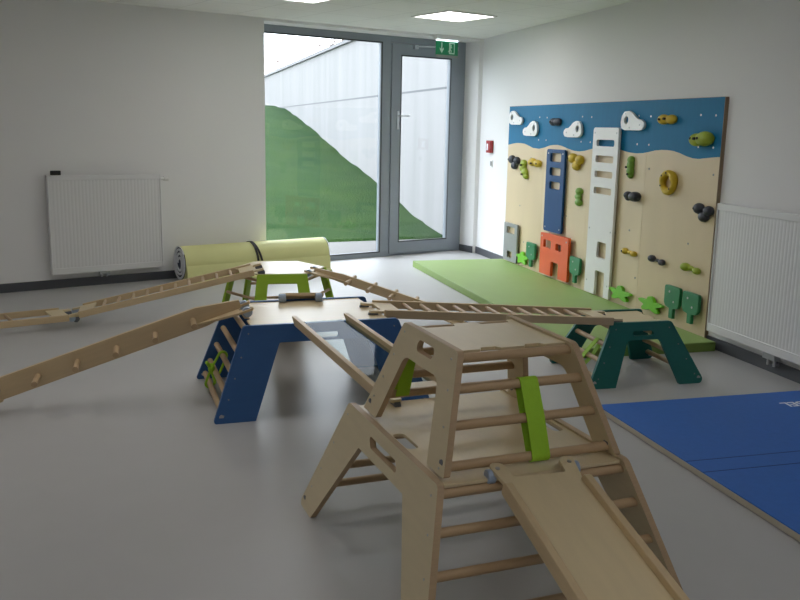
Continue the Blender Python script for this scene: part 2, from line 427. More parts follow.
# wall devices
fa = tag(empty('fire_alarm', (XW, 10.40, 1.39), 0), 'small red fire alarm call point on the white wall by the door', 'fire alarm')
m_ = MB(); m_.box((-.045, -.075, -.075), (0, .075, .075)); m_.build('case', M['red'], fa, bevel=.006)
m_ = MB(); m_.box((-.048, -.0, -.045), (-.044, .04, .035)); m_.build('glass_face', M['letter'], fa)
ls = tag(empty('light_switch', (XW, 10.36, 1.185), 0), 'small grey switch on the wall right under the red alarm box', 'switch')
m_ = MB(); m_.box((-.012, -.04, -.04), (0, .04, .04)); m_.build('plate', M['white'], ls, bevel=.002)
m_ = MB(); m_.box((-.018, -.022, -.028), (-.012, .022, .028)); m_.build('rocker', M['cgrey'], ls, bevel=.002)

def radiator(root, L, z0, z1, d, pitch=.0333):
    """local: x along, -y into room, back at y=0"""
    m_ = MB(); n = int(L/pitch); x = 0
    prf = [(0, 0)]
    step = L/n
    for i in range(n):
        prf += [(i*step+step*.12, .0), (i*step+step*.3, .0012), (i*step+step*.82, .0012), (i*step+step, 0)]
    pts = [(a, -d+.012-q) for a, q in prf]+[(L, -d+.03), (0, -d+.03)]
    m_.plate(pts, [], lambda a, b, n: (a, b, z0+.055+n), z1-z0-.10)
    m_.build('ribbed_face', M['rad'], root)
    m_ = MB(); m_.box((0, -d+.004, z1-.05), (L, -d+.014, z1)); m_.box((0, -d+.004, z0), (L, -d+.014, z0+.06))
    m_.box((-.006, -d+.002, z0+.0), (.006, -.03, z1)); m_.box((L-.006, -d+.002, z0), (L+.006, -.03, z1))
    m_.build('casing', M['rad'], root, bevel=.003)
    m_ = MB()
    for i in range(int(L/.03)): m_.box((.01+i*.03, -d+.014, z1-.012), (.022+i*.03, -.03, z1-.004))
    m_.box((0, -d+.012, z1-.006), (L, -d+.02, z1)); m_.box((0, -.036, z1-.006), (L, -.03, z1))
    m_.build('top_grille', M['rad'], root)
    m_ = MB(); m_.box((0, -.05, z0+.03), (L, -.032, z1-.02)); m_.build('rear_panel', M['rad'], root)
    m_ = MB()
    for x in (L*.2, L*.8): MB().box((x-.015, -.035, z0+.1), (x+.015, .0, z1-.1)).build('bracket', M['rad'], root)
r1 = tag(empty('radiator', BW(2.135, 0, 0), R(20.1)), 'white panel radiator on the back wall left of the glass', 'radiator')
radiator(r1, 1.09, .145, 1.095, .10)
m_ = MB(); m_.box((.035, -.09, 1.096), (.125, -.05, 1.138)); m_.build('black_sensor', M['black'], r1, bevel=.004)
m_ = MB(); m_.cyl((1.09, -.06, 1.045), (1.17, -.06, 1.045), .014); m_.cyl((1.14, -.06, 1.045), (1.185, -.06, 1.045), .021); m_.build('thermostat_valve', M['white'], r1)
m_ = MB(); m_.box((.45, -.08, .115), (.55, -.03, .16)); m_.cyl((.475, -.05, .09), (.475, -.05, .16), .012); m_.cyl((.525, -.05, .09), (.525, -.05, .16), .012); m_.cyl((.475, -.05, .095), (.475, 0, .095), .01); m_.cyl((.525, -.05, .095), (.525, 0, .095), .01); m_.build('valve_block', M['alu'], r1)
r2 = tag(empty('radiator', (XW, 5.57, 0), -PI/2), 'white panel radiator beside the climbing wall, cut by the right edge', 'radiator')
radiator(r2, 1.6, .15, 1.105, .10)
m_ = MB(); m_.box((.62, -.08, .105), (.74, -.03, .15)); m_.cyl((.65, -.05, .06), (.65, -.05, .15), .012); m_.cyl((.71, -.05, .06), (.71, -.05, .15), .012); m_.cyl((.65, -.05, .07), (.65, 0, .07), .01); m_.cyl((.71, -.05, .07), (.71, 0, .07), .01); m_.build('valve_block', M['alu'], r2)

# ------------------------------------------------------------------ climbing wall
XP = 4.02; Y0, Y1 = 5.688, 9.776; ZB, ZT = .045, 1.866
cw = tag(empty('climbing_wall', (XW, (Y0+Y1)/2, ZB)), 'birch plywood climbing wall painted with wavy blue sky on the right wall', 'climbing wall')
yc = (Y0+Y1)/2
wave = [(9.776, 1.428), (9.62, 1.446), (9.52, 1.454), (9.40, 1.455), (9.29, 1.450), (9.17, 1.43), (9.064, 1.411), (8.90, 1.405), (8.753, 1.424), (8.65, 1.445), (8.557, 1.454), (8.45, 1.458), (8.343, 1.450), (8.20, 1.425), (8.066, 1.409), (7.95, 1.406), (7.832, 1.416), (7.70, 1.437), (7.593, 1.451), (7.46, 1.463), (7.346, 1.464), (7.25, 1.459), (7.162, 1.448), (7.07, 1.434), (6.984, 1.426), (6.87, 1.422), (6.768, 1.428), (6.67, 1.441), (6.582, 1.455), (6.48, 1.463), (6.388, 1.464), (6.30, 1.459), (6.213, 1.445), (6.12, 1.424), (6.03, 1.411), (5.95, 1.410), (5.875, 1.418), (5.77, 1.428), (5.688, 1.434)]
for i in range(4):
    a = Y1-(i+1)*(Y1-Y0)/4; b = a+(Y1-Y0)/4
    m_ = MB(); m_.box((XP-XW, a-yc+.0012, 0), (0, b-yc-.0012, ZT-ZB)); m_.build('board', M['board' if i in (0, 3) else 'board2'], cw)
def seam_i(t):
    for (a, za), (b, zb) in zip(wave, wave[1:]):
        if b <= t <= a: return zb+(za-zb)*(t-b)/(a-b)
m_ = MB(); pts = [(y-yc, z-ZB) for y, z in wave]+[(Y0-yc, ZT-ZB+.001), (Y1-yc, ZT-ZB+.001)]
m_.plate(pts, [], lambda a, b, n: (XP-XW-n, a, b), .0012); m_.build('painted_sky', M['sky'], cw, smooth=False)
m_ = MB(); m_.box((XP-XW-.0015, Y0-yc-.004, 0), (0, Y0-yc, ZT-ZB+.003)); m_.box((XP-XW-.0015, Y0-yc, ZT-ZB+.001), (0, Y1-yc, ZT-ZB+.003)); m_.build('board_rim', M['boarde'], cw)
dots = [(y, z) for y0 in (8.9, 7.9, 6.85, 5.95) for y, z in ((y0+.02, 1.74), (y0-.17, 1.735), (y0+.02, 1.50), (y0-.17, 1.50))] + [(y, z) for y0 in (9.2, 8.0, 6.75, 5.85) for y, z in ((y0-.1, 1.30), (y0+.15, .75), (y0, .35))]
for y, z in dots:
    if Y0+.05 < y < Y1-.05:
        m_ = MB(); m_.cyl((XP-XW-.0035, y-yc, z-ZB), (XP-XW, y-yc, z-ZB), .0085, 10); m_.build('bolt', M['bolt'] if z > 1.42 else M['cgrey'], cw)

def wallthing(name, label, cat, y, z, group=None):
    return tag(empty(name, (XP, y, z)), label, cat, group)
def wp(n0=0): return lambda a, b, n: (-n0-n, a, b)
def boltat(root, y, z, n0, r=.009, mm='bolt'):
    m_ = MB(); m_.cyl((-n0-.003, y, z), (-n0, y, z), r, 10); m_.build('bolt', M[mm], root)
# y axis is to the LEFT seen from the room; profiles written with a = +left
def cloud(y0, z0, y1, z1, mirror, label):
    r = wallthing('cloud_grip', label, 'climbing grip', (y0+y1)/2, (z0+z1)/2, 'white cloud grips on the painted sky')
    W, Hh = (y0-y1), (z0-z1)
    pts = [(.46, -.36), (.50, -.1), (.46, .25), (.36, .46), (.18, .50), (.02, .40), (-.10, .22), (-.22, .08), (-.38, .05), (-.48, -.08), (-.50, -.26), (-.42, -.44), (-.25, -.48), (.30, -.48)]
    sg = -1 if mirror else 1
    P = [(a*W*sg, b*Hh) for a, b in pts]
    P = rnd(P, .03, 3)
    hole = ell(.26*W*sg, .04*Hh, .09*W, .2*Hh, 16)
    m_ = MB(); m_.plate(P, [hole], wp(.010), .022); cp = m_.build('cloud_plate', M['white'], r, bevel=.004)
    m_ = MB(); m_.cyl((-.012, -.25*W*sg, -.2*Hh), (0, -.25*W*sg, -.2*Hh), .02); m_.build('spacer', M['cgrey'], r)
    m_ = MB(); m_.cyl((-.012, .3*W*sg, -.35*Hh), (0, .3*W*sg, -.35*Hh), .02); m_.build('spacer', M['cgrey'], r)
    boltat(cp, -.32*W*sg, -.2*Hh, .032); boltat(cp, .10*W*sg, -.34*Hh, .032); boltat(cp, .3*W*sg, .36*Hh, .032)
cloud(9.72, 1.816, 9.33, 1.657, False, 'white cloud shaped grip at the top left corner of the climbing wall')
cloud(9.30, 1.701, 8.91, 1.536, True, 'white cloud shaped grip, second from left in the painted sky')
cloud(8.264, 1.699, 7.87, 1.537, True, 'white cloud shaped grip just left of the white ladder top')
cloud(7.127, 1.783, 6.73, 1.613, False, 'white cloud shaped grip just right of the white ladder top')

def blob(label, y, z, balls, m, group, voxel=.006, holes=()):
    r = wallthing('climbing_hold', label, 'climbing hold', y, z, group)
    m_ = MB()
    for (a, b, rr, sx, sy, sz) in balls: m_.sphere((-rr*sx*.45, a, b), rr, 14, 10, sx, sy, sz)
    o = m_.build('grip', M[m], r)
    re = o.modifiers.new('r', 'REMESH'); re.mode = 'VOXEL'; re.voxel_size = voxel; re.use_smooth_shade = True
    s = o.modifiers.new('s', 'SMOOTH'); s.factor = .6; s.iterations = 4
    for (a, b, n0) in holes:
        h = MB(); h.cyl((-n0, a, b), (-n0+.02, a, b), .010, 10); h.build('bolt_recess', M['dark'], o)
    return r
G1 = 'moulded climbing holds'
def trefoil(label, y, z, s, m):
    blob(label, y, z, [(.055*s*1.2, .03*s, .050*s, .9, 1.45, 1), (-.065*s*1.2, .02*s, .046*s, .9, 1.45, 1), (-.01*s, -.040*s, .044*s, .9, 1.6, 1)], m, G1, holes=[(.09*s, .03*s, .065*s), (-.09*s, .02*s, .057*s), (-.01*s, -.05*s, .054*s)])
trefoil('dark grey three lobed hold near the left edge of the climbing wall', 9.53, 1.235, .98, 'hdark')
trefoil('yellow three lobed hold between the blue and white ladders', 7.97, 1.305, 1.02, 'hyel')
trefoil('dark grey three lobed hold near the right edge of the climbing wall', 5.814, 1.012, .86, 'hdark')
blob('tall lime hold beside the left dark three lobed hold', 9.22, 1.165, [(.04, .07, .04, .9, 1.6, 1), (.05, .02, .042, .9, 1.7, 1.2), (.0, -.03, .04, .9, 1.7, 1.3), (-.03, -.07, .036, .9, 1.6, 1)], 'hlime', G1, holes=[(.03, .05, .065), (0, -.05, .065)])
blob('yellow oval hold left of the blue ladder top', 8.95, 1.247, [(.07, .01, .045, .9, 2.0, 1), (-.07, 0, .042, .9, 2.0, 1)], 'hyel', G1, holes=[(.02, 0, .07), (-.1, 0, .055)])
blob('dark green hold on the painted sky between two cloud grips', 8.485, 1.69, [(.05, 0, .042, .9, 1.9, .95), (-.05, 0, .042, .9, 1.9, .95)], 'hdark', G1, holes=[(.05, 0, .065)])
blob('yellow hold on the painted sky right of the cloud grips', 6.405, 1.708, [(.05, .0, .045, .9, 1.7, .9), (-.06, 0, .042, .9, 1.7, .9)], 'hyel', G1, holes=[(.05, .0, .07), (-.02, .005, .07)])
blob('large lime hold at the top right corner of the painted sky', 5.90, 1.563, [(.07, -.01, .055, .9, 1.4, .9), (-.04, .0, .062, .9, 1.6, .9)], 'hlime', G1, holes=[(.09, .0, .07), (.03, .0, .085), (-.02, .003, .085)])
blob('knobbly green hold below the yellow three lobed hold', 7.87, .967, [(0, .055, .036, .9, 1.8, 1), (.02, .0, .03, .9, 2.2, 1), (0, -.055, .036, .9, 1.8, 1), (.05, 0, .022, .9, 1.5, 1)], 'hgrn', G1)
blob('narrow upright green hold just right of the white ladder', 6.93, 1.30, [(0, .065, .034, .9, 1.4, 1), (0, .02, .036, .9, 1.3, 1.3), (0, -.03, .036, .9, 1.3, 1.2), (.0, -.068, .03, .9, 1.4, 1)], 'hgrn', G1, holes=[(.03, .0, .05), (0, -.06, .05)])
blob('dark grey double knob hold right of the white ladder at mid height', 6.85, 1.053, [(.085, .005, .034, 1.2, 1.3, 1), (.085, -.02, .028, 1.1, 1.3, .9), (-.045, 0, .044, 1.3, 1.6, 1)], 'hdark', G1)
blob('yellow double knob hold low beside the white ladder', 6.85, .56, [(.075, .004, .028, 1.2, 1.6, 1), (-.07, -.004, .026, 1.2, 1.7, 1), (0, 0, .018, 1, 2, 1)], 'hyel', G1, holes=[(.08, .004, .05)])
blob('dark grey double knob hold below the large yellow ring', 6.405, .556, [(.075, .006, .030, 1.1, 1.6, 1), (-.075, -.006, .027, 1.1, 1.6, 1), (0, 0, .015, 1, 2, 1)], 'hdark', G1)
blob('lime double knob hold at the lower right above the green trees', 5.92, .565, [(.065, .003, .036, 1.1, 1.5, .9), (-.08, -.008, .028, 1.1, 1.6, .95), (0, 0, .02, 1, 2, 1)], 'hlime', G1, holes=[(.12, .003, .02)])
r = wallthing('climbing_hold', 'large yellow oval ring hold at the right of the climbing wall', 'climbing hold', 6.31, 1.209, G1)
m_ = MB(); n1, n2 = 32, 10
for i in range(n1):
    t = 2*PI*i/n1; rr = .028*(1+.12*math.sin(3*t))
    for j in range(n2):
        q = 2*PI*j/n2; rad = rr*math.cos(q)
        m_.v.append((-.022-rr*math.sin(q)*1.1, (.082+rad)*math.cos(t), (.074+rad)*math.sin(t)))
for i in range(n1):
    for j in range(n2):
        a = i*n2+j; b = i*n2+(j+1) % n2; c = ((i+1) % n1)*n2+(j+1) % n2; d = ((i+1) % n1)*n2+j; m_.f.append((a, b, c, d))
m_.build('grip', M['hyel'], r)
for a, b in ((.06, .05), (.07, -.03), (-.06, -.05), (0, .075)): boltat(r, a, b, .052, .008, 'dark')

def panelthing(name, label, cat, outer, holes, y, z, m, t=.02, off=.01, bolts=(), bev=.003, group=None):
    r = wallthing(name, label, cat, y, z, group)
    L = lambda pts: [(a-y, b-z) for a, b in pts]
    q = MB(); q.plate(L(outer), [L(h) for h in holes], wp(off), t); pn = q.build('panel', M[m], r, bevel=bev)
    if off > 0:
        for a, b in (bolts or [(y, z)]): MB().cyl((-off, a-y, b-z), (0, a-y, b-z), .014, 10).build('spacer', M['cgrey'], r)
    for a, b in bolts: boltat(pn, a-y, b-z, off+t)
    return r
RC = lambda y0, z0, y1, z1, rr=.02: rect(min(y0, y1), min(z0, z1), max(y0, y1), max(z0, z1), rr)
panelthing('ladder_cutout', 'dark blue ladder panel with three openings above the orange house', 'ladder',
  RC(8.61, .558, 8.185, 1.412, .03), [RC(8.525, 1.285, 8.265, 1.375), RC(8.52, 1.145, 8.265, 1.225), RC(8.515, 1.005, 8.265, 1.08)], 8.40, .97, 'cblue', .024, .016,
  [(8.565, 1.37), (8.225, 1.37), (8.565, .60), (8.225, .60)])
panelthing('ladder_cutout', 'tall white ladder panel with four upper openings and two lower ones', 'ladder',
  rnd([(7.125, .085), (7.225, .085), (7.225, .315), (7.40, .315), (7.40, .085), (7.60, .085), (7.60, 1.638), (7.125, 1.638)], [.006, .006, .012, .012, .006, .006, .03, .03], 4), [RC(7.53, 1.468, 7.195, 1.528), RC(7.53, 1.32, 7.195, 1.384), RC(7.53, 1.182, 7.195, 1.243), RC(7.53, 1.030, 7.195, 1.092), RC(7.40, .440, 7.225, .590)],
  7.36, .86, 'white', .024, .018, [(7.565, 1.59), (7.16, 1.59), (7.565, .70), (7.16, .70), (7.56, .2), (7.16, .2)])
panelthing('house_cutout', 'small grey house panel at the lower left corner of the climbing wall', 'house panel',
  RC(9.70, .085, 9.305, .53, .015), [RC(9.625, .41, 9.385, .487, .01), RC(9.585, .125, 9.44, .20, .01)], 9.5, .3, 'cgrey', .02, .02)
panelthing('house_cutout', 'orange house panel with two windows and a doorway', 'house panel',
  rnd([(8.62, .10), (8.34, .10), (8.34, .255), (8.165, .255), (8.165, .10), (7.955, .10), (7.955, .547), (8.62, .535)], .012, 3), [RC(8.54, .385, 8.36, .467, .01), RC(8.245, .386, 8.12, .457, .01)],
  8.28, .33, 'orange', .03, .03, [(8.58, .5), (8.0, .5)])
def treep(y0, z0, y1, z1, label):
    cy = (y0+y1)/2; h = z0-z1; zs = z1+h*.34; w_ = (y0-y1)/2
    pts = rnd([(cy+.028, z1), (cy+.028, zs-.01), (cy+w_*.8, zs), (cy+w_, zs+.03), (cy+w_, z0-.002), (cy-w_, z0-.004), (cy-w_, zs+.03), (cy-w_*.8, zs), (cy-.028, zs-.01), (cy-.028, z1)], [0, .004, .02, .03, .02, .02, .03, .02, .004, 0], 3)
    panelthing('tree_cutout', label, 'tree panel', pts, [], cy, (z0+z1)/2, 'tgreen', .028, .02, [(cy+w_*.3, z0-.05), (cy-w_*.3, zs+.05)], group='dark green tree panels')
treep(9.015, .383, 8.785, .112, 'dark green tree panel between the grey house and the orange house')
treep(7.935, .378, 7.715, .12, 'dark green tree panel at the right corner of the orange house')
treep(6.204, .395, 5.99, .13, 'left of the two dark green tree panels at the lower right')
treep(5.95, .390, 5.735, .143, 'rightmost dark green tree panel next to the right board edge')
def puzzle(y0, z0, y1, z1, label):
    cy, cz = (y0+y1)/2, (z0+z1)/2; w_, h_ = (y0-y1)/2, (z0-z1)/2; P = []
    for i in range(50):
        t = PI/2+i*2*PI/50; k = .80+.24*math.cos(5*(t-PI/2))
        P.append((cy+w_*k*math.cos(t)*1.05, cz+h_*k*math.sin(t)*1.05))
    panelthing('bush_cutout', label, 'bush panel', P, [], cy, cz, 'pgreen', .03, .008, group='bright green star bushes')
puzzle(9.316, .24, 9.0, .10, 'bright green star shaped bush right of the grey house')
puzzle(7.13, .24, 6.76, .11, 'bright green star shaped bush at the foot of the white ladder')
puzzle(6.61, .24, 6.25, .11, 'bright green star shaped bush left of the pair of trees')

# ------------------------------------------------------------------ mats
gm = tag(empty('crash_mat', (3.45, 7.65, 0)), 'long flat green mat lying along the foot of the climbing wall', 'mat')
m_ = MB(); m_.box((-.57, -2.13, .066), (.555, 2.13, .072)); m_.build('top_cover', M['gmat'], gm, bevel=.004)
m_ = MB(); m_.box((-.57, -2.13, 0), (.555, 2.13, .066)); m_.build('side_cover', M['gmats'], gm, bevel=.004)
bm_ = tag(empty('gym_mat', (3.25, 3.3, 0)), 'bright blue floor mat with a pale foam edge at the right', 'mat')
X0 = 2.435-3.25
m_ = MB(); m_.box((X0, -2.2, .034), (.76, 1.105, .040)); m_.build('blue_cover', M['bmat'], bm_, bevel=.002)
m_ = MB(); m_.box((X0, -2.2, .004), (.76, 1.105, .034)); m_.build('foam_core', M['foam'], bm_, bevel=.002)
for y in (3.50, 3.36):
    m_ = MB(); m_.box((X0, y-3.3-.003, .0398), (.76, y-3.3+.003, .0406)); m_.build('fold_line', M['seam'], bm_)
fc = bpy.data.curves.new('t', 'FONT'); fc.body = 'LEBEL'[::1]; fc.size = .105; fc.shear = .12; fc.extrude = .0004; fc.offset = .002
to = bpy.data.objects.new('t', fc); col.objects.link(to); bpy.context.view_layer.update()
me = bpy.data.meshes.new_from_object(to.evaluated_get(bpy.context.evaluated_depsgraph_get()))
bpy.data.objects.remove(to)
lt = bpy.data.objects.new('printed_lettering', me); col.objects.link(lt); me.materials.clear(); me.materials.append(M['letter'])
lt.parent = bm_; lt.rotation_euler = (0, 0, PI); lt.location = (3.79-3.25, 4.205-3.3, .0408); lt['label'] = 'white printed lettering'

# rolled mat
rl = tag(empty('rolled_mat', BW(4.22, 0, .19), R(20.1)), 'rolled pale yellow exercise mat with a black strap by the back wall', 'rolled mat')
L2 = .86; RR = .156
def wob(t): return 1+.025*math.sin(2*t+.6)
m_ = MB(); n = 44
pts = [(RR*wob(2*PI*i/n)*math.cos(2*PI*i/n), RR*1.12*wob(2*PI*i/n)*math.sin(2*PI*i/n)) for i in range(n)]
m_.plate(pts, [], lambda a, b, q: (-L2+.013+q, a, RR*1.12+b+.012), 2*L2-.026)
m_.build('outer_layer', M['roll'], rl)
m_ = MB(); pts2 = [(-.10, .02), (-.19, .0), (-.205, -.012), (-.06, -.012), (0, 0)]
m_.plate([(-.20, .0), (-.20, .016), (-.168, .022), (-.158, .15), (-.166, .175), (-.177, .145), (-.188, .035), (-.222, .016), (-.222, 0)], [], lambda a, b, q: (-L2+.014+q, a, b), 2*L2-.028)
m_.build('loose_flap', M['roll'], rl)
for e in (-1, 1):        # the coiled layers showing at each end
    m_ = MB(); T = 2*PI*3.4; N = 150; pitch = (RR-.030)/3.4; vs = []; fs = []
    for x in (L2, L2-.009):
        for i in range(N+1):
            t = T*i/N; rr = .030+pitch*t/(2*PI); wv = .0025*math.sin(3.3*t)
            for k in (0, .56):
                q = min(rr+pitch*k+wv, RR*1.0)
                vs.append((e*x, q*math.cos(t), RR*1.12+.012+1.12*q*math.sin(t)))
    o = 2*(N+1)
    for i in range(N):
        a = 2*i; fs += [(a, a+1, a+3, a+2), (a, a+2, a+2+o, a+o), (a+1, a+1+o, a+3+o, a+3)]
    m_.add(vs, fs); m_.build('coiled_layer', M['rollw'], rl)
    m_ = MB(); m_.plate(ell(0, 0, RR*.985, RR*1.10, 30), [], lambda a, b, q: (e*(L2-.009-q), a, RR*1.12+b+.012), .003); m_.build('coil_gap', M['navy'], rl)
for k, (x0, x1) in enumerate(((-.06, -.02), (-.045, .05))):
    m_ = MB(); pts = []
    for i in range(33):
        t = -PI*.5+2*PI*i/32
        x = x0+(x1-x0)*(.5-.5*math.sin(t))
        pts.append((x, (RR+.006)*math.cos(t)*1.02, RR*1.12+.012+(RR*1.12+.004)*math.sin(t)*1.0))
    m_.ribbon(pts, (1, 0, 0), .022, .0025)
    m_.build('strap', M['black'], rl)

# ------------------------------------------------------------------ trestles
TH = .024
def trestle(name, label, cat, loc, rz, a, d, W, W0, h, lw, inner, slots, pm, rungs, plat=None, notch=True, rr=.0165, footr=.02, t=TH, edge=None):
    """panels along local x at y=+-W(z); inner = (half width, z, radius) of the opening top"""
    r = tag(empty(name, loc, rz), label, cat)
    iw, iz, ir = inner
    out = rnd([(-d, 0), (-d+lw, 0), (-iw, iz), (iw, iz), (d-lw, 0), (d, 0), (a, h), (-a, h)], [footr, .006, ir, ir, .006, footr, .025, .025], 5)
    hw = lambda z: W+(W0-W)*(1-z/h)
    for sg in (-1, 1):
        m_ = MB(); m_.plate(out, slots, lambda s, z, n: (s, sg*(hw(z)-n), z), t)
        o = m_.build('side_panel', M[pm], r, bevel=.004); sp = o
        if pm == 'birch2':
            o.data.materials.append(M['ply_edge'])
            for p in o.data.polygons:
                if abs(p.normal.y) < .6: p.material_index = 1
        for s in (-d+.045, d-.045):
            MB().cyl((s, sg*(hw(.035)+.001), .035), (s, sg*(hw(.035)-t-.001), .035), .013, 10).build('foot_bolt', M['hookd'] if pm == 'birch2' else M['bolt'], sp)
    es = lambda z: a+(d-a)*(1-z/h)-.042
    for sg, zs in ((-1, rungs[0]), (1, rungs[1])):
        for z in zs:
            x = sg*es(z); y = hw(z)-t*.5
            m_ = MB(); m_.cyl((x, -y, z), (x, y, z), rr, 14); rg = m_.build('rung', M['beech'], r)
            for k in (-1, 1): MB().cyl((x, k*(hw(z)-.003), z), (x, k*(hw(z)+.0015), z), .0045, 8).build('screw', M['bolt' if pm == 'birch2' else 'cgrey'], rg)
    if plat:
        z, px, n_out, holes = plat
        y = hw(z)-t
        o = []
        if n_out:
            def edge_(sg):
                n0, n1, dd = n_out[0] if sg < 0 else n_out[1]
                e = [(-y, 0), (-n1, 0), (-n1+.012, -dd), (-n0-.012, -dd), (-n0, 0), (n0, 0), (n0+.012, -dd), (n1-.012, -dd), (n1, 0), (y, 0)]
                return [(sg*(px+dx), yy) for yy, dx in e]
            o = edge_(1)+edge_(-1)[::-1]
        else: o = [(px, -y), (px, y), (-px, y), (-px, -y)]
        m_ = MB(); m_.plate(o, holes, lambda s, yy, n: (s, yy, z-n), .012); m_.build('platform', M['birch'], r, bevel=.0015)
    return r, hw, es
Q = PI/2
lo, lo_hw, lo_es = trestle('play_climber', 'large birch climber standing on the floor, carrying a smaller frame', 'climbing frame', (1.1223, 2.9166, 0), .1051+Q,
   .4424, .680, .355, .498, .51, .168, (.228, .397, .012), [rnd([(-.15, .432), (.12, .432), (.165, .468), (-.105, .468)], .008, 3)], 'birch2',
   ([.127, .246, .362, .468], [.105, .2, .33, .468]), (.500, .425, None, [rect(-.10, -.318, .06, -.272, .02), rect(-.10, .272, .06, .318, .02)]))
up, up_hw, up_es = trestle('play_climber', 'smaller birch climber stacked on top of the large one', 'climbing frame', (1.138, 2.893, .512), .1072+Q,
   .2375, .384, .228, .335, .3715, .138, (.15, .262, .045), [rect(-.072, .302, .072, .342, .0199)], 'birch2',
   ([.018, .137, .246, .340], [.065, .15, .246, .340]), (.362, .194, ((.045, .125, .02), (.045, .183, .04)), []), footr=.006)
bl, bl_hw, bl_es = trestle('play_trestle', 'blue sided trestle with birch top in the middle of the play course', 'trestle', (.8666, 5.1337, 0), .0565,
   .4494, .635, .351, .464, .512, .231, (.252, .413, .012), [rect(-.09, .425, .09, .458, .0164)], 'blue',
   ([.04, .125, .235, .345, .47], [.04, .125, .235, .345, .47]), (.505, .40, ((.07, .16, .022), (.07, .16, .022)), []), footr=.012)
gr, gr_hw, gr_es = trestle('play_trestle', 'low dark green trestle standing in front of the green mat', 'trestle', (3.0134, 5.129, 0), -.0138,
   .213, .418, .202, .327, .395, .19, (.115, .285, .03), [rect(-.075, .310, .075, .340, .0149)], 'dgreen',
   ([.06, .155, .25, .355], [.06, .155, .25, .355]), (.385, .18, ((.04, .11, .022), (.04, .11, .022)), []), footr=.03)

# hexagonal lime trestle
hx = tag(empty('play_trestle', (.995, 7.454, 0), -.049), 'small lime green trestle with a six sided birch top near the rolled mat', 'trestle')
HS, HH = .409, .40
for k in range(6):
    ang = R(-90+60*k); cx, sx = math.cos(ang), math.sin(ang)
    ap = lambda z: HS*.866*(1+.26*(1-z/HH)); hs_ = lambda z: HS*.5*(1+.26*(1-z/HH))
    def T(s, z, n, ap=ap, cx=cx, sx=sx): r_ = ap(z)-n; return (cx*r_-sx*s, sx*r_+cx*s, z)
    if k % 2 == 0:
        b0 = hs_(0); zi = .325
        out = rnd([(-b0, 0), (-b0+.10, 0), (-hs_(zi)+.095, zi), (hs_(zi)-.095, zi), (b0-.10, 0), (b0, 0), (hs_(HH), HH), (-hs_(HH), HH)], [.01, .005, .015, .015, .005, .01, .012, .012], 4)
        m_ = MB(); m_.plate(out, [], T, .022); m_.build('side_panel', M['lime'], hx, bevel=.003)
    else:
        for z in (.06, .20, .35):
            m_ = MB(); m_.cyl(T(-hs_(z)-.002, z, .02), T(hs_(z)+.002, z, .02), .0125, 12); m_.build('rung', M['beech'], hx)
m_ = MB(); m_.plate([(HS*.965*math.cos(R(60*k)), HS*.965*math.sin(R(60*k))) for k in range(6)], [], lambda a, b, n: (a, b, HH+.004-n), .012); m_.build('platform', M['birch'], hx, bevel=.002)

# ------------------------------------------------------------------ ladders, beams, slides
def frame_between(o, A, B):
    A = Vector(A); B = Vector(B); d = (B-A); L = d.length
    yaw = math.atan2(d.y, d.x); pitch = -math.asin(d.z/L)
    o.location = A; o.rotation_euler = (0, pitch, yaw); return L
def hookpair(root, x, ys, z=0, m='hook', r=.030):
    for y in ys:
        m_ = MB(); m_.cyl((x, y-.014, z-.022), (x, y+.014, z-.022), r, 16)
        o = m_.build('hook', M[m], root, bevel=.004)
def tongue(root, x0, x1, xt, w, pw, m='birch', z=.0, t=.014, taper=None):
    """plate between x0 and x1, then two prongs reaching xt"""
    sg = 1 if x1 > x0 else -1
    w2 = taper or w
    pts = [(x0, -w2), (x0, w2), (x1, w), (xt, w), (xt, w-pw), (x1+sg*.01, w-pw-.008), (x1+sg*.01, -w+pw+.008), (xt, -w+pw), (xt, -w), (x1, -w)]
    m_ = MB(); m_.plate(rnd(pts, [.0, .0, .01, .016, .016, .01, .01, .016, .016, .01], 4), [], lambda a, b, n: (a, b, z-n), t)
    return m_.build('end_plate', M[m], root, bevel=.002)
def ladder(label, A, B, W=.33, pitch=.115, group='wooden ladders of the play course', m0='hook', m1='hook', rh=.05):
    r = tag(empty('ladder'), label, 'ladder', group); L = frame_between(r, A, B)
    e = .085
    for sg in (-1, 1):
        m_ = MB(); y1 = sg*W/2; y0 = sg*(W/2-.026)
        m_.box((e, min(y0, y1), -rh), (L-e, max(y0, y1), 0)); m_.build('rail', M['beam'], r, bevel=.004)
    n = int((L-2*e-.30)/pitch)
    for i in range(n+1):
        x = L/2+(i-n/2)*pitch
        m_ = MB(); m_.cyl((x, -W/2+.012, -.02), (x, W/2-.012, -.02), .0125, 10); m_.build('rung', M['beech'], r)
    p0 = tongue(r, e+.11, e, -.0, W/2-.027, .04, z=-.012, taper=W/2-.027)
    p1 = tongue(r, L-e-.11, L-e, L, W/2-.027, .04, z=-.012, taper=W/2-.027)
    hookpair(p0, .025, (-W/2+.05, W/2-.05), -.02, m0); hookpair(p1, L-.025, (-W/2+.05, W/2-.05), -.02, m1)
    return r
# rear left ladder from the lime trestle down to the joint on the floor, then the flat one
ladder('wooden ladder sloping from the lime trestle down to the floor joint at left', (-.70, 7.32, .115), (.83, 7.27, .462), W=.36, m1='hookd')
ladder('flat wooden ladder on the floor running out of frame at the left edge', (-2.15, 6.80, .11), (-.66, 7.32, .115), W=.34, pitch=.60, m1='hookd')
ladder('level wooden ladder from the blue trestle to the dark green trestle', (1.20, 5.08, .545), (2.89, 5.09, .425), W=.33, pitch=.112, m0='hookd', m1='hookd')

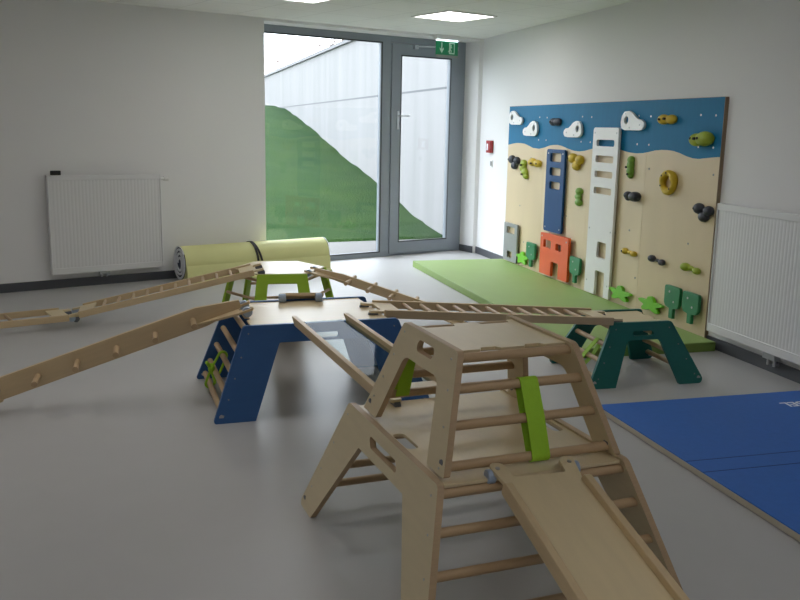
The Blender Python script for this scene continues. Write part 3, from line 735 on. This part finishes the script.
def peg_beam(label, A, B, hh, m0='hook', m1='hook', pitch=.215, off=0, pegz=-.06, npeg=6, x_first=.2):
    r = tag(empty('peg_beam'), label, 'climbing beam', 'single beams with cross pegs'); L = frame_between(r, A, B)
    pts = [(.0, -hh*.95), (.0, -hh*.55), (.25, 0), (L-.25, 0), (L, -hh*.35), (L, -hh*.72), (L-.22, -hh), (.12, -hh)]
    m_ = MB(); m_.plate(pts, [], lambda a, b, n: (a, -.014+n, b), .028); m_.build('beam', M['beam'], r, bevel=.003)
    for i in range(npeg):
        x = x_first+i*pitch
        if x > L-.12: break
        m_ = MB(); m_.cyl((x, -.18, pegz), (x, .18, pegz), .0165, 12); m_.build('peg', M['beech'], r)
    sgm = -hh*.85
    p1 = tongue(r, L-.28, L-.03, L+.06, .12, .045, z=sgm+.015, taper=.018, m='beam')
    p0 = tongue(r, .26, .03, -.06, .12, .045, z=-hh*.95, taper=.018, m='beam')
    hookpair(p1, L+.02, (-.095, .095), sgm+.02, m1); hookpair(p0, -.02, (-.095, .095), -hh*.95, m0)
    return r
peg_beam('front left beam with pegs rising to the blue trestle from the left edge', (-1.14, 5.08, .115), (.43, 5.08, .640), .125, pitch=.2235, x_first=.03+.2235, pegz=-.065)
peg_beam('rear beam with pegs sloping from the lime trestle down to the floor at right', (2.44, 6.70, .085), (1.28, 7.24, .452), .075, pitch=.19, x_first=.25, pegz=-.032, npeg=5)

# slide on the birch climber (local x = downhill)
sl_ = tag(empty('slide'), 'birch slide with low rails running down from the birch climber to the foreground', 'slide')
psi = .026; dv = Vector((math.sin(psi), -math.cos(psi), 0))
A = Vector((1.162, 2.381, .528))-dv*.075+Vector((0, 0, .246*.075)); Lh = 2.02
Bp = A+dv*Lh-Vector((0, 0, .246*Lh)); L = frame_between(sl_, A, Bp)
wS = .146
pts = [(L-.02, -wS+.02), (L-.02, wS-.02), (.10, wS-.02), (-.058, wS+.008), (-.058, wS-.046), (.025, wS-.056), (.025, -wS+.056), (-.058, -wS+.046), (-.058, -wS-.008), (.10, -wS+.02)]
m_ = MB(); m_.plate(rnd(pts, [0, 0, 0, .026, .026, .01, .01, .026, .026, 0], 5), [], lambda a, b, n: (a, b, -.024-n), .014); m_.build('slide_board', M['birch'], sl_, bevel=.002)
for sg in (-1, 1):
    m_ = MB(); y0, y1 = sg*(wS-.022), sg*(wS+.004)
    m_.plate(rnd([(.065, -.052), (L-.03, -.052), (L-.0, -.03), (L-.02, 0), (.07, 0)], [.01, .005, .01, .02, .02], 4), [], lambda a, b, n: (a, min(y0, y1)+n, b), .026)
    m_.build('side_rail', M['beam'], sl_, bevel=.004)
for y in (-wS+.018, wS-.018):
    m_ = MB(); m_.cyl((-.025, y, -.026), (-.025, y, -.0225), .008, 10); m_.build('screw', M['bolt'], sl_)
hookpair(sl_, -.025, (-wS-.004, wS+.004), -.030, 'hook', .024)

# mirror bridge
mbr = tag(empty('clear_bridge'), 'clear acrylic bridge with wooden rails between the blue trestle and the birch climber', 'bridge')
psi = .088; dv = Vector((math.sin(psi), -math.cos(psi), 0)); A = Vector((.880, 4.83, .548)); L = frame_between(mbr, A, A+dv*1.52-Vector((0, 0, .002)))
for sg in (-1, 1):
    m_ = MB(); y0, y1 = sg*.138, sg*.166
    m_.plate(rnd([(0, -.008), (.06, -.045), (L-.06, -.045), (L-.02, -.012), (L-.02, 0), (0, 0)], .004, 2), [], lambda a, b, n: (a, min(y0, y1)+n, b), .028)
    m_.build('side_rail', M['beam'], mbr, bevel=.004)
m_ = MB(); m_.box((.05, -.138, -.032), (L-.08, .138, -.026)); m_.build('clear_sheet', M['acrylic'], mbr)
tongue(mbr, L-.16, L-.05, L+.05, .135, .045, z=-.018)
hookpair(mbr, L+.03, (-.11, .11), -.028, 'hookd'); hookpair(mbr, .02, (-.11, .11), -.03, 'hookd', .018)

# plank hanging behind the blue trestle
pk = tag(empty('ramp_board'), 'plank hooked over the far edge of the blue trestle', 'ramp')
L = frame_between(pk, (.86, 5.43, .560), (.93, 6.62, .03))
m_ = MB(); m_.box((.06, -.12, -.02), (L, .12, 0)); m_.build('plank', M['beam'], pk, bevel=.003)
m_ = MB(); m_.box((-.0, -.15, -.018), (.08, .13, .002)); m_.build('end_plate', M['beam'], pk, bevel=.003)
for y in (-.115, .115):
    m_ = MB(); m_.cyl((-.01, y-.022, -.032), (-.01, y+.022, -.032), .028, 16); m_.build('hook', M['hook'], pk, bevel=.006)

# ------------------------------------------------------------------ straps
def strap(label, root_of, pts_local, wdir, w, t=.0018, extra=None):
    """points given in a trestle's local frame, built as its own thing in world space"""
    R_ = Matrix.Translation(root_of.location) @ Matrix.Rotation(root_of.rotation_euler.z, 4, 'Z')
    P = [R_ @ Vector(p) for p in pts_local]; wd = (R_.to_3x3() @ Vector(wdir))
    o0 = min(P, key=lambda p: p.z).copy()
    m_ = MB(); m_.ribbon([p-o0 for p in P], wd, w, t)
    o = m_.build('strap', M['strap']); o.location = o0
    return tag(o, label, 'strap', 'lime green webbing straps')
def loop_pts(es, sg, z0, z1, y, rr=.019, drift=0):
    """band wrapped round the rung at z0 (top) and z1 (bottom) on slope side sg"""
    x0, x1 = sg*es(z0), sg*es(z1); P = []
    d = Vector((x1-x0, 0, z1-z0)).normalized(); nrm = Vector((-d.z, 0, d.x)) if sg < 0 else Vector((d.z, 0, -d.x))
    if nrm.x*sg < 0: nrm = -nrm
    for i in range(9):
        t = PI*(1-i/8); P.append(Vector((x0, y, z0))-d*rr*math.sin(t)+nrm*rr*math.cos(t))
    m = (Vector((x0, 0, z0))+Vector((x1, 0, z1)))/2
    P.append(Vector((m.x, y+drift*.5, m.z))+nrm*rr*1.25)
    for i in range(9):
        t = PI*i/8; P.append(Vector((x1, y+drift, z1))+d*rr*math.sin(t)+nrm*rr*math.cos(t))
    P.append(Vector((m.x, y+drift*.2, m.z))-nrm*rr*.9)
    P.append(P[0].copy()); return P
strap('wide lime strap hanging over the front rungs of the stacked birch climber', up, loop_pts(up_es, -1, .246, .018, -.030, drift=-.006), (0, 1, 0), .068)
strap('lime strap on the far rungs seen through the side of the stacked frame', up, loop_pts(up_es, 1, .246, .075, .205), (0, 1, 0), .055)
cp_ = [Vector(p) for p in loop_pts(bl_es, -1, .235, .04, .10, rr=.024, drift=.09)]
R_ = Matrix.Translation(bl.location) @ Matrix.Rotation(bl.rotation_euler.z, 4, 'Z'); cp_ = [R_ @ p for p in cp_]; o0 = cp_[0].copy()
m_ = MB()
for p, q in zip(cp_, cp_[1:]): m_.cyl(p-o0, q-o0, .008, 8); m_.sphere(q-o0, .008, 8, 6)
kn = (cp_[9]-o0)
m_.sphere(kn, .03, 12, 8, .7, 1, 1.1); m_.cyl(kn, kn+Vector((.02, -.03, -.09)), .012, 8, .007); m_.cyl(kn, kn+Vector((-.03, -.04, .05)), .014, 8, .01)
o = m_.build('strap', M['strap']); o.location = o0
tag(o, 'thin lime strap knotted round the left rungs of the blue trestle', 'strap', 'lime green webbing straps')
strap('lime strap tied on the left rungs of the dark green trestle', gr, loop_pts(gr_es, -1, .25, .06, -.09, drift=.08), (0, 1, 0), .045)

# ------------------------------------------------------------------ camera, world, light
cam = bpy.data.cameras.new('camera'); co = bpy.data.objects.new('camera', cam); col.objects.link(co); sc.camera = co
f, pitch, yaw, roll = 877.027, .19392, .27250, .01980795
cy, sy, cp, sp = math.cos(yaw), math.sin(yaw), math.cos(pitch), math.sin(pitch)
F = Vector((sy*cp, cy*cp, -sp)); Rt = Vector((cy, -sy, 0)); Up = Rt.cross(F)
R2 = Rt*math.cos(roll)+Up*math.sin(roll); U2 = Up*math.cos(roll)-Rt*math.sin(roll)
mt = Matrix((R2, U2, -F)).transposed().to_4x4(); mt.translation = (0, 0, 1.6); co.matrix_world = mt
cam.sensor_width = 36; cam.lens = f*36/800; cam.clip_start = .05; cam.clip_end = 200

wd = bpy.data.worlds.new('overcast_sky'); sc.world = wd; wd.use_nodes = True; nt = wd.node_tree
bg = nt.nodes['Background']; bg.inputs[0].default_value = (.85, .925, 1, 1); bg.inputs[1].default_value = 6.0
a = bpy.data.lights.new('window_portal', 'AREA'); a.shape = 'RECTANGLE'; a.size = 3.0; a.size_y = 2.6; a.cycles.is_portal = True
ao = bpy.data.objects.new('window_portal', a); col.objects.link(ao)
ao.location = BW((S0+S1)/2, 1.35, FO-.12)
ao.rotation_euler = (Q, 0, R(20.1)+PI+PI)
vs = sc.view_settings; vs.view_transform = 'Standard'; vs.look = 'None'; vs.gamma = 1; vs.use_curve_mapping = False; vs.exposure = .36
sc.cycles.max_bounces = 8; sc.cycles.diffuse_bounces = 5
sc.cycles.use_denoising = True
